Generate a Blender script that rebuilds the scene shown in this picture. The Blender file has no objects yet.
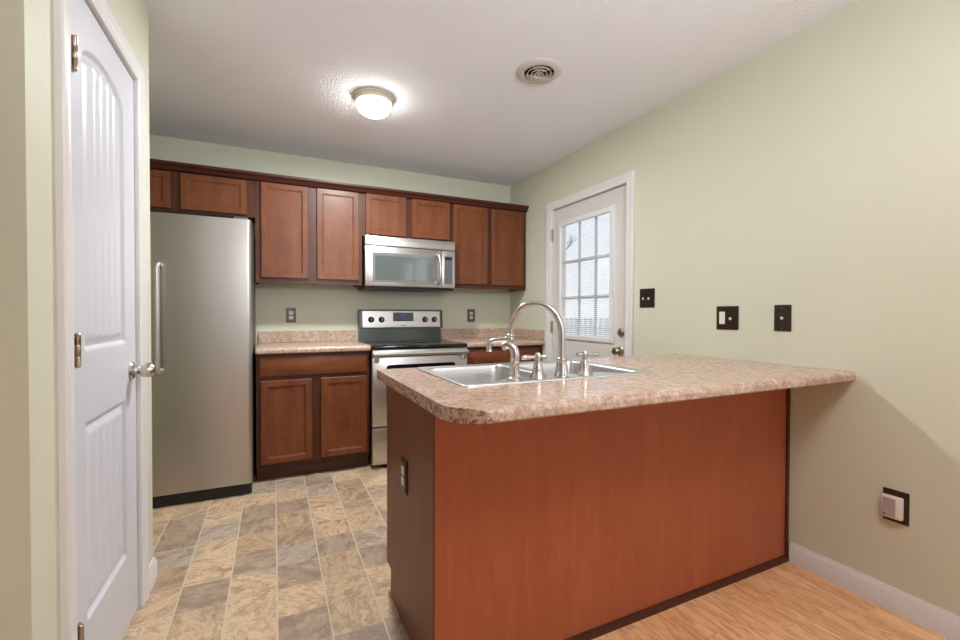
import bpy, bmesh, math, random
from mathutils import Vector, Matrix
random.seed(7)
C = bpy.context.scene.collection
S = bpy.context.scene
PI = math.pi

# ------------------------------------------------------------------ camera
cam_d = bpy.data.cameras.new('camera'); cam = bpy.data.objects.new('camera', cam_d); C.objects.link(cam)
F_PX, YAW, PITCH, CAMH, ROLL = 437.07, 0.4409, -0.0142, 1.1498, 0.0023
cam_d.sensor_width = 36; cam_d.lens = F_PX * 36 / 960; cam_d.clip_start = 0.05
fw = Vector((math.sin(YAW)*math.cos(PITCH), math.cos(YAW)*math.cos(PITCH), math.sin(PITCH)))
r0 = Vector((math.cos(YAW), -math.sin(YAW), 0)); u0 = r0.cross(fw)
r1 = r0*math.cos(ROLL) + u0*math.sin(ROLL); u1 = u0*math.cos(ROLL) - r0*math.sin(ROLL)
M3 = Matrix((r1, u1, -fw)).transposed()
cam.matrix_world = Matrix.Translation((0, 0, CAMH)) @ M3.to_4x4()
S.camera = cam
# ------------------------------------------------------------------ world, lights, exposure
XR, YB, XD = 2.173, 3.89, -0.477          # right wall, back wall, pantry wall planes
CEIL = 2.44
YF0 = -3.2                                # front wall, behind the camera
XL0 = -2.6                                # dining room left wall
XK = -1.12                                # kitchen left wall
w = bpy.data.worlds.new('world'); S.world = w; w.use_nodes = True
nt = w.node_tree; nt.nodes.clear()
wo = nt.nodes.new('ShaderNodeOutputWorld'); bg = nt.nodes.new('ShaderNodeBackground')
tc = nt.nodes.new('ShaderNodeTexCoord'); sx = nt.nodes.new('ShaderNodeSeparateXYZ')
rp = nt.nodes.new('ShaderNodeValToRGB')
rp.color_ramp.elements[0].position = 0.0; rp.color_ramp.elements[0].color = (.93, .95, .97, 1)
rp.color_ramp.elements[1].position = 0.45; rp.color_ramp.elements[1].color = (.66, .82, 1, 1)
nt.links.new(tc.outputs['Generated'], sx.inputs[0]); nt.links.new(sx.outputs['Z'], rp.inputs[0])
nt.links.new(rp.outputs[0], bg.inputs[0]); nt.links.new(bg.outputs[0], wo.inputs[0])
bg.inputs[1].default_value = .62

def area(name, loc, rot, sx_, sy_, power, col):
    d = bpy.data.lights.new(name, 'AREA'); d.shape = 'RECTANGLE'; d.size = sx_; d.size_y = sy_
    d.energy = power; d.color = col
    o = bpy.data.objects.new(name, d); C.objects.link(o); o.location = loc; o.rotation_euler = rot
    return o
# front: added fill at a guessed, unseen window; side: daylight through its window
area('front_fill', (0.9, YF0+.03, 1.25), (PI/2, 0, 0), 2.3, 1.9, 2.5, (1, .98, .96))
area('daylight_side_window', (XR+.115, -.35, 1.48), (PI/2, 0, PI/2), 1.55, 1.2, 5, (.93, .96, 1))
po = area('portal_back_door', (XR+.065, 2.73, 1.43), (PI/2, 0, PI/2), .58, .88, 1, (1, 1, 1)); po.data.cycles.is_portal = True
sd = bpy.data.lights.new('hazy_sun', 'SUN'); sd.energy = 1.2; sd.angle = math.radians(60); sd.color = (.97, .98, 1)
so = bpy.data.objects.new('hazy_sun', sd); C.objects.link(so); so.rotation_euler = Vector((-.82, -.05, -.50)).to_track_quat('-Z', 'Y').to_euler()
LAMP_W = 42
area('dining_fill', (1.05, .1, CEIL-.12), (0, 0, 0), .5, .5, 9, (1, .96, .93))  # added overhead fill for the dining side, unseen and without a fixture
fl = area('kitchen_fill', (.75, -1.0, 1.85), (0, 0, 0), .6, .6, 13, (.88, .95, 1))   # added unseen fill, aimed forward and up into the kitchen
fl.data.spread = math.radians(100)
fl.rotation_euler = Vector((.10, .80, .42)).to_track_quat('-Z', 'Y').to_euler()
S.view_settings.view_transform = 'Standard'; S.view_settings.look = 'None'
S.view_settings.gamma = 1; S.view_settings.use_curve_mapping = False
S.view_settings.exposure = 0.90

# ------------------------------------------------------------------ node helpers
class N:
    def __init__(s, name):
        s.m = bpy.data.materials.new(name); s.m.use_nodes = True
        s.t = s.m.node_tree; s.p = s.t.nodes['Principled BSDF']; s.out = s.t.nodes['Material Output']
    def n(s, typ, **k):
        o = s.t.nodes.new('ShaderNode'+typ)
        for a, b in k.items():
            if a.startswith('i_'):
                key = a[2:]
                o.inputs[int(key) if key.isdigit() else key.replace('_', ' ')].default_value = b
            else: setattr(o, a, b)
        return o
    def l(s, a, b):
        s.t.links.new(a, b)
    def ramp(s, src, stops, interp='LINEAR'):
        r = s.n('ValToRGB'); e = r.color_ramp.elements; r.color_ramp.interpolation = interp
        while len(e) < len(stops): e.new(.5)
        for q, (pos, c) in zip(e, stops):
            q.position = pos; q.color = (c if len(c) == 4 else (*c, 1)) if not isinstance(c, (int, float)) else (c, c, c, 1)
        s.l(src, r.inputs[0]); return r.outputs[0]
    def math(s, op, a, b=None, c=None):
        m = s.n('Math', operation=op)
        for i, v in enumerate((a, b, c)):
            if v is None: continue
            if isinstance(v, (int, float)): m.inputs[i].default_value = v
            else: s.l(v, m.inputs[i])
        return m.outputs[0]
    def mix(s, f, a, b, blend='MIX'):
        m = s.n('Mix', data_type='RGBA', blend_type=blend)
        for i, v in ((0, f), (6, a), (7, b)):
            if isinstance(v, (int, float)): m.inputs[i].default_value = v
            elif isinstance(v, tuple): m.inputs[i].default_value = (*v[:3], 1)
            else: s.l(v, m.inputs[i])
        return m.outputs[2]
    def bump(s, h, dist=.001, strength=1.0):
        b = s.n('Bump'); b.inputs['Distance'].default_value = dist; b.inputs['Strength'].default_value = strength
        s.l(h, b.inputs['Height']); s.l(b.outputs[0], s.p.inputs['Normal'])
    def geo(s):  # world position
        return s.n('NewGeometry').outputs['Position']
    def coord(s, scale=(1, 1, 1)):
        t = s.n('TexCoord'); m = s.n('Mapping'); m.inputs['Scale'].default_value = scale
        s.l(t.outputs['Object'], m.inputs[0]); return m.outputs[0]
    def noise(s, vec, scale, detail=3, rough=.5):
        n = s.n('TexNoise'); n.inputs['Scale'].default_value = scale; n.inputs['Detail'].default_value = detail
        n.inputs['Roughness'].default_value = rough
        if vec is not None: s.l(vec, n.inputs['Vector'])
        return n.outputs['Fac']
def lin(r, g, b):
    f = lambda c: (c/255/12.92 if c/255 <= .04045 else ((c/255+.055)/1.055)**2.4)
    return (f(r), f(g), f(b))
MAT = {}
def simple(name, col, rough=.5, metal=0., **k):
    m = N(name); m.p.inputs['Base Color'].default_value = (*col, 1); m.p.inputs['Roughness'].default_value = rough
    m.p.inputs['Metallic'].default_value = metal
    # faint procedural variation of the roughness
    n = m.noise(m.coord(), 40, 2); m.l(m.ramp(n, [(.3, max(0, rough-.03)), (.7, min(1, rough+.03))]), m.p.inputs['Roughness'])
    for a, b in k.items(): m.p.inputs[a.replace('_', ' ')].default_value = b
    MAT[name] = m.m; return m

def wall_paint(name, col):
    m = N(name); v = m.coord()
    n = m.noise(v, 1.2, 3); m.l(m.mix(m.ramp(n, [(.3, 0.), (.7, 1.)]), tuple(c*.98 for c in col), col), m.p.inputs['Base Color'])
    m.p.inputs['Roughness'].default_value = .55; m.p.inputs['Specular IOR Level'].default_value = .35
    m.bump(m.noise(v, 260, 2), .0006, .35); MAT[name] = m.m
wall_paint('wall_paint', lin(211, 210, 189))
m = N('ceiling_texture'); v = m.coord(); m.p.inputs['Base Color'].default_value = (*lin(244, 244, 250), 1); m.p.inputs['Roughness'].default_value = .9
m.bump(m.ramp(m.noise(v, 75, 4, .6), [(.35, 0.), (.65, 1.)]), .004, .6); MAT['ceiling_texture'] = m.m
simple('white_trim', lin(226, 223, 222), .35)
simple('door_white', lin(214, 215, 223), .35)
simple('ext_door', lin(214, 208, 203), .4)

def wood(name, dark, light, grain='z', rough=.42, scale=1.0, coat=.1):
    m = N(name); sc = {'z': (9, 9, .9), 'x': (.9, 9, 9), 'y': (9, .9, 9)}[grain]
    v = m.coord(tuple(c*scale for c in sc)); v0 = m.coord()
    a = m.noise(v, 2.2, 5, .6); b = m.noise(v, 14, 3, .6); c = m.noise(v0, 5, 3, .5)
    f = m.math('ADD', m.math('MULTIPLY', a, .5), m.math('ADD', m.math('MULTIPLY', b, .25), m.math('MULTIPLY', c, .25)))
    m.l(m.ramp(f, [(.32, dark), (.52, tuple((p+q)/2 for p, q in zip(dark, light))), (.7, light)]), m.p.inputs['Base Color'])
    m.p.inputs['Roughness'].default_value = rough; m.p.inputs['Coat Weight'].default_value = coat; m.p.inputs['Coat Roughness'].default_value = .25; m.p.inputs['Specular IOR Level'].default_value = .3
    m.bump(b, .0004, .25); MAT[name] = m.m
CD, CL = lin(86, 42, 20), lin(140, 80, 42)
wood('cabinet_wood', CD, lin(134, 76, 40), 'z')
wood('cabinet_wood_h', CD, CL, 'x')
wood('frame_wood', lin(66, 30, 18), lin(90, 46, 28), 'z')
wood('crown_wood', lin(58, 22, 14), lin(78, 34, 20), 'x')
wood('toe_wood', lin(66, 38, 24), lin(84, 50, 32), 'x')
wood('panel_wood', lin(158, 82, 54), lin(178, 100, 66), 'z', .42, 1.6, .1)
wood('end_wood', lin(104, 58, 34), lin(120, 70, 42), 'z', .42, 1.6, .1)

def steel(name, col, rough, aniso=0., axis=None):
    m = N(name); m.p.inputs['Base Color'].default_value = (*col, 1); m.p.inputs['Metallic'].default_value = 1
    sc = {None: (30, 30, 30), 'x': (3, 600, 600), 'z': (600, 600, 3)}[axis]
    n = m.noise(m.coord(sc), 1, 2); m.l(m.ramp(n, [(.3, rough-.008), (.7, rough+.008)]), m.p.inputs['Roughness'])
    MAT[name] = m.m
steel('fridge_steel', lin(186, 181, 176), .3, .5, 'x')
steel('steel', lin(198, 195, 191), .33, .4, 'x')
steel('sink_steel', lin(214, 213, 212), .36)
steel('nickel', lin(204, 200, 196), .24)
steel('riser_sheen', lin(80, 82, 80), .22)  # black glass riser; its bright reflection is put in as grey metal
steel('chrome', lin(225, 225, 225), .12)
steel('bronze', lin(176, 160, 144), .28)
simple('black_gloss', (.008, .008, .009), .08)
simple('black_plastic', (.012, .012, .013), .35)
simple('dark_grey', lin(84, 84, 86), .35)
simple('fridge_side', lin(70, 68, 66), .5)
simple('mw_glass', lin(92, 98, 96), .06, .0, Specular_IOR_Level=1.0)
simple('mw_border', lin(110, 112, 110), .25)
simple('keypad', lin(95, 95, 104), .4)
simple('plate_bronze', lin(62, 46, 40), .3, .5)
simple('plate_grey', lin(92, 84, 80), .35, .5)
simple('outlet_white', lin(228, 222, 214), .4)
simple('vent_white', lin(205, 196, 190), .5)
simple('duct_dark', lin(34, 24, 20), .9)
simple('lamp_rim', lin(196, 190, 172), .35, .3)
simple('blind_white', lin(236, 238, 240), .6)
simple('bark', lin(110, 100, 92), .9)
simple('outside_grass', lin(190, 190, 180), .95)
simple('outside_siding', lin(215, 214, 210), .8)
simple('device_white', lin(226, 214, 206), .4)
simple('device_grey', lin(178, 158, 156), .4)
m = simple('blue_led', lin(70, 84, 150), .4); m.p.inputs['Emission Color'].default_value = (*lin(70, 100, 255), 1); m.p.inputs['Emission Strength'].default_value = .06
m = simple('lamp_glass', lin(250, 248, 238), .3); m.p.inputs['Emission Color'].default_value = (1, .97, .93, 1); m.p.inputs['Emission Strength'].default_value = 11.0
_t = m.n('BsdfTransparent'); _x = m.n('MixShader'); _x.inputs[0].default_value = .5; m.l(_t.outputs[0], _x.inputs[1]); m.l(m.p.outputs[0], _x.inputs[2]); m.l(_x.outputs[0], m.out.inputs[0])   # frosted glass that lets the bulbs' light through
# window glass
m = N('window_glass'); tr = m.n('BsdfTransparent'); gl = m.n('BsdfGlossy'); gl.inputs['Roughness'].default_value = .02
fr = m.n('Fresnel'); gq = m.n('NewGeometry'); m.l(m.math('SUBTRACT', 1.45, m.math('MULTIPLY', gq.outputs['Backfacing'], 1.45-1/1.45)), fr.inputs[0]); mx = m.n('MixShader')
m.l(fr.outputs[0], mx.inputs[0]); m.l(tr.outputs[0], mx.inputs[1]); m.l(gl.outputs[0], mx.inputs[2]); m.l(mx.outputs[0], m.out.inputs[0]); MAT['window_glass'] = m.m

# speckled laminate
def laminate(name, edge=False):
    m = N(name); v = m.coord()
    n1 = m.noise(v, 42, 8, .72); n2 = m.noise(v, 130, 5, .7); n3 = m.noise(v, 9, 4, .5); n4 = m.noise(v, 75, 4, .6)
    base = m.ramp(n1, [(.30, lin(150, 112, 90)), (.44, lin(184, 152, 130)), (.56, lin(208, 182, 164)), (.72, lin(222, 204, 190))])
    base = m.mix(m.ramp(n3, [(.42, 0.), (.62, .4)]), base, lin(186, 158, 138))
    k = (.74, .46) if edge else (.22, .25)
    base = m.mix(m.math('MULTIPLY', m.ramp(n4, [(.40, 1.), (.48, 0.)]), 1.5*k[0]/1.2), base, lin(122, 82, 58))
    base = m.mix(m.math('MULTIPLY', m.ramp(n2, [(.36, 1.), (.45, 0.)]), 2*k[1]), base, lin(92, 62, 48))
    if edge: base = m.mix(m.ramp(n1, [(.56, 0.), (.62, .6)]), base, lin(186, 138, 84))
    m.l(base, m.p.inputs['Base Color']); m.p.inputs['Roughness'].default_value = .24; MAT[name] = m.m
laminate('laminate'); laminate('laminate_edge', True)


# kitchen floor: slate-look vinyl squares
m = N('floor_tile'); pos = m.geo(); sp = m.n('SeparateXYZ'); m.l(pos, sp.inputs[0])
TX, TY = .1795, .186
ux = m.math('DIVIDE', m.math('SUBTRACT', sp.outputs[0], .008-10*TX), TX); uy = m.math('DIVIDE', m.math('SUBTRACT', sp.outputs[1], 1.80-20*TY), TY)
ix = m.math('FLOOR', ux); iy = m.math('FLOOR', uy); fx = m.math('FRACT', ux); fy = m.math('FRACT', uy)
cell = m.n('CombineXYZ'); m.l(ix, cell.inputs[0]); m.l(iy, cell.inputs[1])
wn = m.n('TexWhiteNoise', noise_dimensions='3D'); m.l(cell.outputs[0], wn.inputs['Vector'])
sc = m.n('SeparateColor'); m.l(wn.outputs['Color'], sc.inputs[0])
off = m.n('VectorMath', operation='SCALE'); off.inputs['Scale'].default_value = 37; m.l(wn.outputs['Color'], off.inputs[0])
vr = m.n('VectorRotate', rotation_type='Z_AXIS'); m.l(pos, vr.inputs['Vector']); m.l(m.math('MULTIPLY', sc.outputs[1], 6.28), vr.inputs['Angle'])
vs = m.n('VectorMath', operation='MULTIPLY'); vs.inputs[1].default_value = (1, 1.9, 1); m.l(vr.outputs[0], vs.inputs[0])
ad = m.n('VectorMath', operation='ADD'); m.l(vs.outputs[0], ad.inputs[0]); m.l(off.outputs[0], ad.inputs[1])
n1 = m.noise(ad.outputs[0], 9, 9, .68); n2 = m.noise(ad.outputs[0], 34, 6, .7); n3 = m.noise(ad.outputs[0], 4.5, 8, .6)
tone = m.ramp(sc.outputs[0], [(0, lin(164, 142, 124)), (.16, lin(190, 160, 128)), (.36, lin(172, 144, 118)), (.50, lin(214, 184, 150)), (.74, lin(178, 162, 146)), (.84, lin(204, 174, 140))], 'CONSTANT')
col = m.mix(m.ramp(n1, [(.44, .0), (.60, .75)]), tone, m.mix(.35, tone, lin(236, 212, 180)))
col = m.mix(m.ramp(n1, [(.36, .6), (.47, 0.)]), col, lin(128, 108, 94))
col = m.mix(m.ramp(n3, [(.475, 0.), (.495, .55), (.515, 0.)]), col, lin(138, 104, 76))
col = m.mix(m.ramp(n3, [(.60, 0.), (.64, .5)]), col, lin(150, 142, 136))
col = m.mix(m.ramp(n2, [(.35, .45), (.55, 0.)]), col, lin(146, 118, 92))
gx = m.math('MULTIPLY', m.math('LESS_THAN', m.math('ABSOLUTE', m.math('SUBTRACT', fx, .5)), .484), 1.0)
gy = m.math('MULTIPLY', m.math('LESS_THAN', m.math('ABSOLUTE', m.math('SUBTRACT', fy, .5)), .489), 1.0)
col = m.mix(m.math('SUBTRACT', 1., gx), col, lin(206, 190, 166))
col = m.mix(m.math('MULTIPLY', m.math('SUBTRACT', 1., gy), .45), col, lin(200, 180, 155))
m.l(col, m.p.inputs['Base Color']); m.p.inputs['Roughness'].default_value = .42
m.bump(m.math('MULTIPLY', m.math('MULTIPLY', gx, gy), m.math('ADD', .8, m.math('MULTIPLY', n1, .2))), .001, .4); MAT['floor_tile'] = m.m

# dining floor: oak strip laminate, boards along y
m = N('floor_oak'); pos = m.geo(); sp = m.n('SeparateXYZ'); m.l(pos, sp.inputs[0])
ux = m.math('DIVIDE', sp.outputs[0], .063); ix = m.math('FLOOR', ux); fx = m.math('FRACT', ux)
c1 = m.n('TexWhiteNoise', noise_dimensions='1D'); m.l(ix, c1.inputs['W'])
uy = m.math('ADD', m.math('DIVIDE', sp.outputs[1], .42), m.math('MULTIPLY', c1.outputs['Value'], 7.)); iy = m.math('FLOOR', uy); fy = m.math('FRACT', uy)
cell = m.n('CombineXYZ'); m.l(ix, cell.inputs[0]); m.l(iy, cell.inputs[1])
wn = m.n('TexWhiteNoise', noise_dimensions='3D'); m.l(cell.outputs[0], wn.inputs['Vector'])
off = m.n('VectorMath', operation='SCALE'); off.inputs['Scale'].default_value = 31; m.l(wn.outputs['Color'], off.inputs[0])
vs = m.n('VectorMath', operation='MULTIPLY'); vs.inputs[1].default_value = (11, 1.5, 1); m.l(pos, vs.inputs[0])
ad = m.n('VectorMath', operation='ADD'); m.l(vs.outputs[0], ad.inputs[0]); m.l(off.outputs[0], ad.inputs[1])
n1 = m.noise(ad.outputs[0], 1.6, 5, .6); n2 = m.noise(ad.outputs[0], 9, 3, .6)
col = m.ramp(wn.outputs['Value'], [(0, lin(234, 178, 128)), (.5, lin(243, 192, 142)), (1, lin(250, 202, 154))])
col = m.mix(m.ramp(n1, [(.46, 0.), (.5, .6), (.54, 0.)]), col, lin(186, 120, 74))
col = m.mix(m.ramp(n1, [(.36, .55), (.44, 0.)]), col, lin(196, 132, 84))
col = m.mix(m.ramp(n2, [(.35, .45), (.5, 0.)]), col, lin(198, 138, 92))
ed = m.math('MAXIMUM', m.math('GREATER_THAN', m.math('ABSOLUTE', m.math('SUBTRACT', fx, .5)), .488), m.math('GREATER_THAN', m.math('ABSOLUTE', m.math('SUBTRACT', fy, .5)), .498))
col = m.mix(m.math('MULTIPLY', ed, .4), col, lin(160, 100, 62))
m.l(col, m.p.inputs['Base Color']); m.p.inputs['Roughness'].default_value = .3; MAT['floor_oak'] = m.m

# ------------------------------------------------------------------ mesh helpers
def bm_new(): return bmesh.new()
def merge(dst, src):
    me = bpy.data.meshes.new('tmp'); src.to_mesh(me); src.free(); dst.from_mesh(me); bpy.data.meshes.remove(me)
def box(bm, x0, x1, y0, y1, z0, z1, bev=0.0, seg=1, mi=0):
    b = bmesh.new(); bmesh.ops.create_cube(b, size=1)
    for v in b.verts:
        v.co = Vector(((x0+x1)/2+v.co.x*(x1-x0), (y0+y1)/2+v.co.y*(y1-y0), (z0+z1)/2+v.co.z*(z1-z0)))
    if bev: bmesh.ops.bevel(b, geom=list(b.edges), offset=bev, segments=seg, profile=.5, affect='EDGES')
    for f in b.faces: f.material_index = mi
    merge(bm, b)
def poly(bm, pts):
    return bm.faces.new([bm.verts.new(p) for p in pts])
def extrude_poly(bm, pts, vec):
    """solid from a planar outline"""
    a = [bm.verts.new(p) for p in pts]; b = [bm.verts.new(Vector(p)+Vector(vec)) for p in pts]
    bm.faces.new(a[::-1]); bm.faces.new(b)
    for i in range(len(a)): bm.faces.new((a[i], a[(i+1) % len(a)], b[(i+1) % len(a)], b[i]))
def frame_of(d):
    d = Vector(d).normalized(); up = Vector((0, 0, 1)) if abs(d.z) < .95 else Vector((1, 0, 0))
    s = d.cross(up).normalized(); return s, d.cross(s).normalized()
def tube(bm, pts, rad, seg=14, cap=True):
    pts = [Vector(p) for p in pts]; n = len(pts); rad = rad if isinstance(rad, (list, tuple)) else [rad]*n
    rings = []; s = None
    for i, p in enumerate(pts):
        d = (pts[min(i+1, n-1)]-pts[max(i-1, 0)]).normalized()
        if s is None: s, t = frame_of(d)
        else:
            s = (s-d*s.dot(d)).normalized(); t = d.cross(s)
        rings.append([bm.verts.new(p+(s*math.cos(2*PI*k/seg)+t*math.sin(2*PI*k/seg))*rad[i]) for k in range(seg)])
    for a, b in zip(rings, rings[1:]):
        for k in range(seg): bm.faces.new((a[k], a[(k+1) % seg], b[(k+1) % seg], b[k]))
    if cap: bm.faces.new(rings[0][::-1]); bm.faces.new(rings[-1])
def lathe(bm, prof, o=(0, 0, 0), axis='z', seg=32):
    """prof: list of (r, h) along axis"""
    o = Vector(o)
    A = {'z': (Vector((1, 0, 0)), Vector((0, 1, 0)), Vector((0, 0, 1))), 'x': (Vector((0, 1, 0)), Vector((0, 0, 1)), Vector((1, 0, 0))),
         'y': (Vector((1, 0, 0)), Vector((0, 0, 1)), Vector((0, 1, 0)))}[axis] if isinstance(axis, str) else axis
    rings = []
    for r, h in prof:
        if r < 1e-6: rings.append([bm.verts.new(o+A[2]*h)])
        else: rings.append([bm.verts.new(o+A[2]*h+(A[0]*math.cos(2*PI*k/seg)+A[1]*math.sin(2*PI*k/seg))*r) for k in range(seg)])
    for a, b in zip(rings, rings[1:]):
        for k in range(seg):
            k2 = (k+1) % seg
            if len(a) == 1 and len(b) == 1: continue
            if len(a) == 1: bm.faces.new((a[0], b[k2], b[k]))
            elif len(b) == 1: bm.faces.new((a[k], a[k2], b[0]))
            else: bm.faces.new((a[k], a[k2], b[k2], b[k]))
def smooth_path(pts, n=8):
    """Catmull-Rom through points"""
    P = [Vector(p) for p in pts]; P = [P[0]*2-P[1]]+P+[P[-1]*2-P[-2]]; out = []
    for i in range(1, len(P)-2):
        for k in range(n):
            t = k/n; a, b, c, d = P[i-1:i+3]
            out.append(.5*((2*b)+(c-a)*t+(2*a-5*b+4*c-d)*t*t+(3*b-a-3*c+d)*t**3))
    out.append(P[-2]); return out

def root_loc(p):
    while p.parent: p = p.parent
    return p.location
def obj(name, bm, mats, parent=None, sharp=35, flip=True):
    if flip: bmesh.ops.recalc_face_normals(bm, faces=list(bm.faces))
    me = bpy.data.meshes.new(name)
    if parent is None:
        xs = [v.co for v in bm.verts]
        lo = Vector([min(v[i] for v in xs) for i in range(3)]); hi = Vector([max(v[i] for v in xs) for i in range(3)])
        loc = Vector(((lo.x+hi.x)/2, (lo.y+hi.y)/2, lo.z))
    else: loc = root_loc(parent).copy()
    for v in bm.verts: v.co -= loc
    bm.to_mesh(me); bm.free()
    for p in me.polygons: p.use_smooth = True
    me.set_sharp_from_angle(angle=math.radians(sharp))
    o = bpy.data.objects.new(name, me); C.objects.link(o)
    if parent is None: o.location = loc
    else: o.parent = parent
    for mm in (mats if isinstance(mats, (list, tuple)) else [mats]): me.materials.append(MAT[mm])
    return o
def tag(o, label, cat, group=None):
    o['label'] = label; o['category'] = cat
    if group: o['group'] = group
    return o
def thing(name, label, cat, loc, group=None):
    o = bpy.data.objects.new(name, None); C.objects.link(o); o.location = loc; o.empty_display_size = .1
    return tag(o, label, cat, group)
def struct(name, bm, mats, parent=None, **k):
    o = obj(name, bm, mats, parent, **k)
    if parent is None: o['kind'] = 'structure'
    return o

# ------------------------------------------------------------------ room shell
T = .12
b = bm_new(); box(b, XL0, XR, 1.225, YB, -.05, 0); struct('floor', b, 'floor_tile')
b = bm_new(); box(b, XL0, XR, YF0, 1.225, -.05, 0); struct('floor_dining', b, 'floor_oak')
b = bm_new(); box(b, XL0-T, XR+T, YF0-T, YB+T, CEIL, CEIL+.1); struct('ceiling', b, 'ceiling_texture')
b = bm_new(); box(b, XK-T, XR+T, YB, YB+T, 0, CEIL); struct('wall_back', b, 'wall_paint')
# right wall with door opening
DY0, DY1, DZ = 2.262, 3.158, 2.045
b = bm_new()
box(b, XR, XR+T, YF0-T, -1.15, 0, CEIL); box(b, XR, XR+T, .45, DY0, 0, CEIL); box(b, XR, XR+T, -1.15, .45, 0, .86); box(b, XR, XR+T, -1.15, .45, 2.10, CEIL); box(b, XR, XR+T, DY1, YB, 0, CEIL); box(b, XR, XR+T, DY0, DY1, DZ, CEIL)
struct('wall_right', b, 'wall_paint')
# pantry box with door opening facing the kitchen
PY0, PY1, PDZ = 1.459, 2.092, 2.045
WC0, WC1 = 1.262, 2.30
b = bm_new()
box(b, XD-.11, XD, WC0, PY0, 0, CEIL); box(b, XD-.11, XD, PY1, WC1, 0, CEIL); box(b, XD-.11, XD, PY0, PY1, PDZ, CEIL)
struct('wall_left', b, 'wall_paint')
b = bm_new(); box(b, XL0, XD-.11, WC0, WC0+.11, 0, CEIL); struct('wall_pantry_front', b, 'wall_paint')
b = bm_new(); box(b, XK-T, XD-.11, WC1-.11, WC1, 0, CEIL); struct('wall_pantry_back', b, 'wall_paint')
b = bm_new(); box(b, XK-T, XK, WC1, YB, 0, CEIL); struct('wall_kitchen_left', b, 'wall_paint')
# front wall with a wide window, dining left wall with a window
def wall_window(bm, ax, pos, a0, a1, w0, w1, z0, z1):
    def bx(p, q, r, s):
        if ax == 'y': box(bm, p, q, pos-T, pos, r, s)
        else: box(bm, pos-T, pos, p, q, r, s)
    bx(a0, w0, 0, CEIL); bx(w1, a1, 0, CEIL); bx(w0, w1, 0, z0); bx(w0, w1, z1, CEIL)
b = bm_new(); wall_window(b, 'y', YF0, XL0-T, XR, -.25, 2.05, .3, 2.2); struct('wall_front', b, 'wall_paint')
b = bm_new(); box(b, XL0-T, XL0, YF0, WC0+.11, 0, CEIL); struct('wall_dining_left', b, 'wall_paint')
def win_frame(name, ax, pos, w0, w1, z0, z1, nx):
    b = bm_new()
    def bx(p, q, r, s, d=.05):
        if ax == 'y': box(b, p, q, pos-.09, pos-.09+d, r, s, .002)
        else: box(b, pos-.09, pos-.09+d, p, q, r, s, .002)
    f = .05
    bx(w0, w0+f, z0, z1); bx(w1-f, w1, z0, z1); bx(w0, w1, z0, z0+f); bx(w0, w1, z1-f, z1)
    for i in range(1, nx): c = w0+(w1-w0)*i/nx; bx(c-.03, c+.03, z0, z1)
    o = struct(name, b, 'white_trim')
    g = bm_new()
    if ax == 'y': box(g, w0+.03, w1-.03, pos-.075, pos-.069, z0+.03, z1-.03)
    else: box(g, pos-.075, pos-.069, w0+.03, w1-.03, z0+.03, z1-.03)
    obj('pane', g, 'window_glass', o); return o
win_frame('window_1', 'y', YF0, -.25, 2.05, .3, 2.2, 2)
wf = win_frame('window_2', 'x', XR+T-.02, -1.15, .45, .86, 2.10, 2)
b = bm_new()
for i in range(48):
    z = .90+i*.0245; dx, dz = .0115*math.cos(.25), .0115*math.sin(.25)
    extrude_poly(b, [(XR+.014-dx, -1.13, z-dz), (XR+.014+dx, -1.13, z+dz), (XR+.014+dx, -1.13, z+dz+.0008), (XR+.014-dx, -1.13, z-dz+.0008)], (0, 1.56, 0))
box(b, XR+.002, XR+.030, -1.13, .43, 2.068, 2.098)
obj('blind', b, 'blind_white', wf)

# door casings: profile swept as mitred boxes
def casing(name, X, y0, y1, zt, wd, side, label=None):
    """side=+1: face towards +x (pantry), -1: towards -x (right wall); outline inner edge y0,y1,zt"""
    b = bm_new()
    prof = [(0, 0), (0, .010), (.006, .014), (.016, .014), (.024, .011), (.034, .012), (wd-.012, .018), (wd-.003, .018), (wd, .014), (wd, 0)]
    def P(y, z, h): return (X+side*h, y, z)
    for i in range(len(prof)-1):
        (a, ha), (c, hc) = prof[i], prof[i+1]
        # left jamb, head, right jamb
        path_a = [(y0-a, 0), (y0-a, zt+a), (y1+a, zt+a), (y1+a, 0)]; path_c = [(y0-c, 0), (y0-c, zt+c), (y1+c, zt+c), (y1+c, 0)]
        for k in range(3):
            q = [P(*path_a[k], ha), P(*path_a[k+1], ha), P(*path_c[k+1], hc), P(*path_c[k], hc)]
            poly(b, q)
    # jamb lining inside the opening
    jd = .10
    for (ya, yb_) in ((y0-.0, y0-.012), (y1+.012, y1)):
        box(b, min(X, X-side*jd), max(X, X-side*jd), min(ya, yb_), max(ya, yb_), 0, zt)
    box(b, min(X, X-side*jd), max(X, X-side*jd), y0, y1, zt, zt+.012)
    bmesh.ops.remove_doubles(b, verts=list(b.verts), dist=1e-5)
    return struct(name, b, 'white_trim')
casing('trim_1', XR, DY0+.004, DY1-.004, DZ-.004, .064, -1)
casing('trim_2', XD, PY0+.004, PY1-.004, PDZ-.004, .062, 1)

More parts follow.
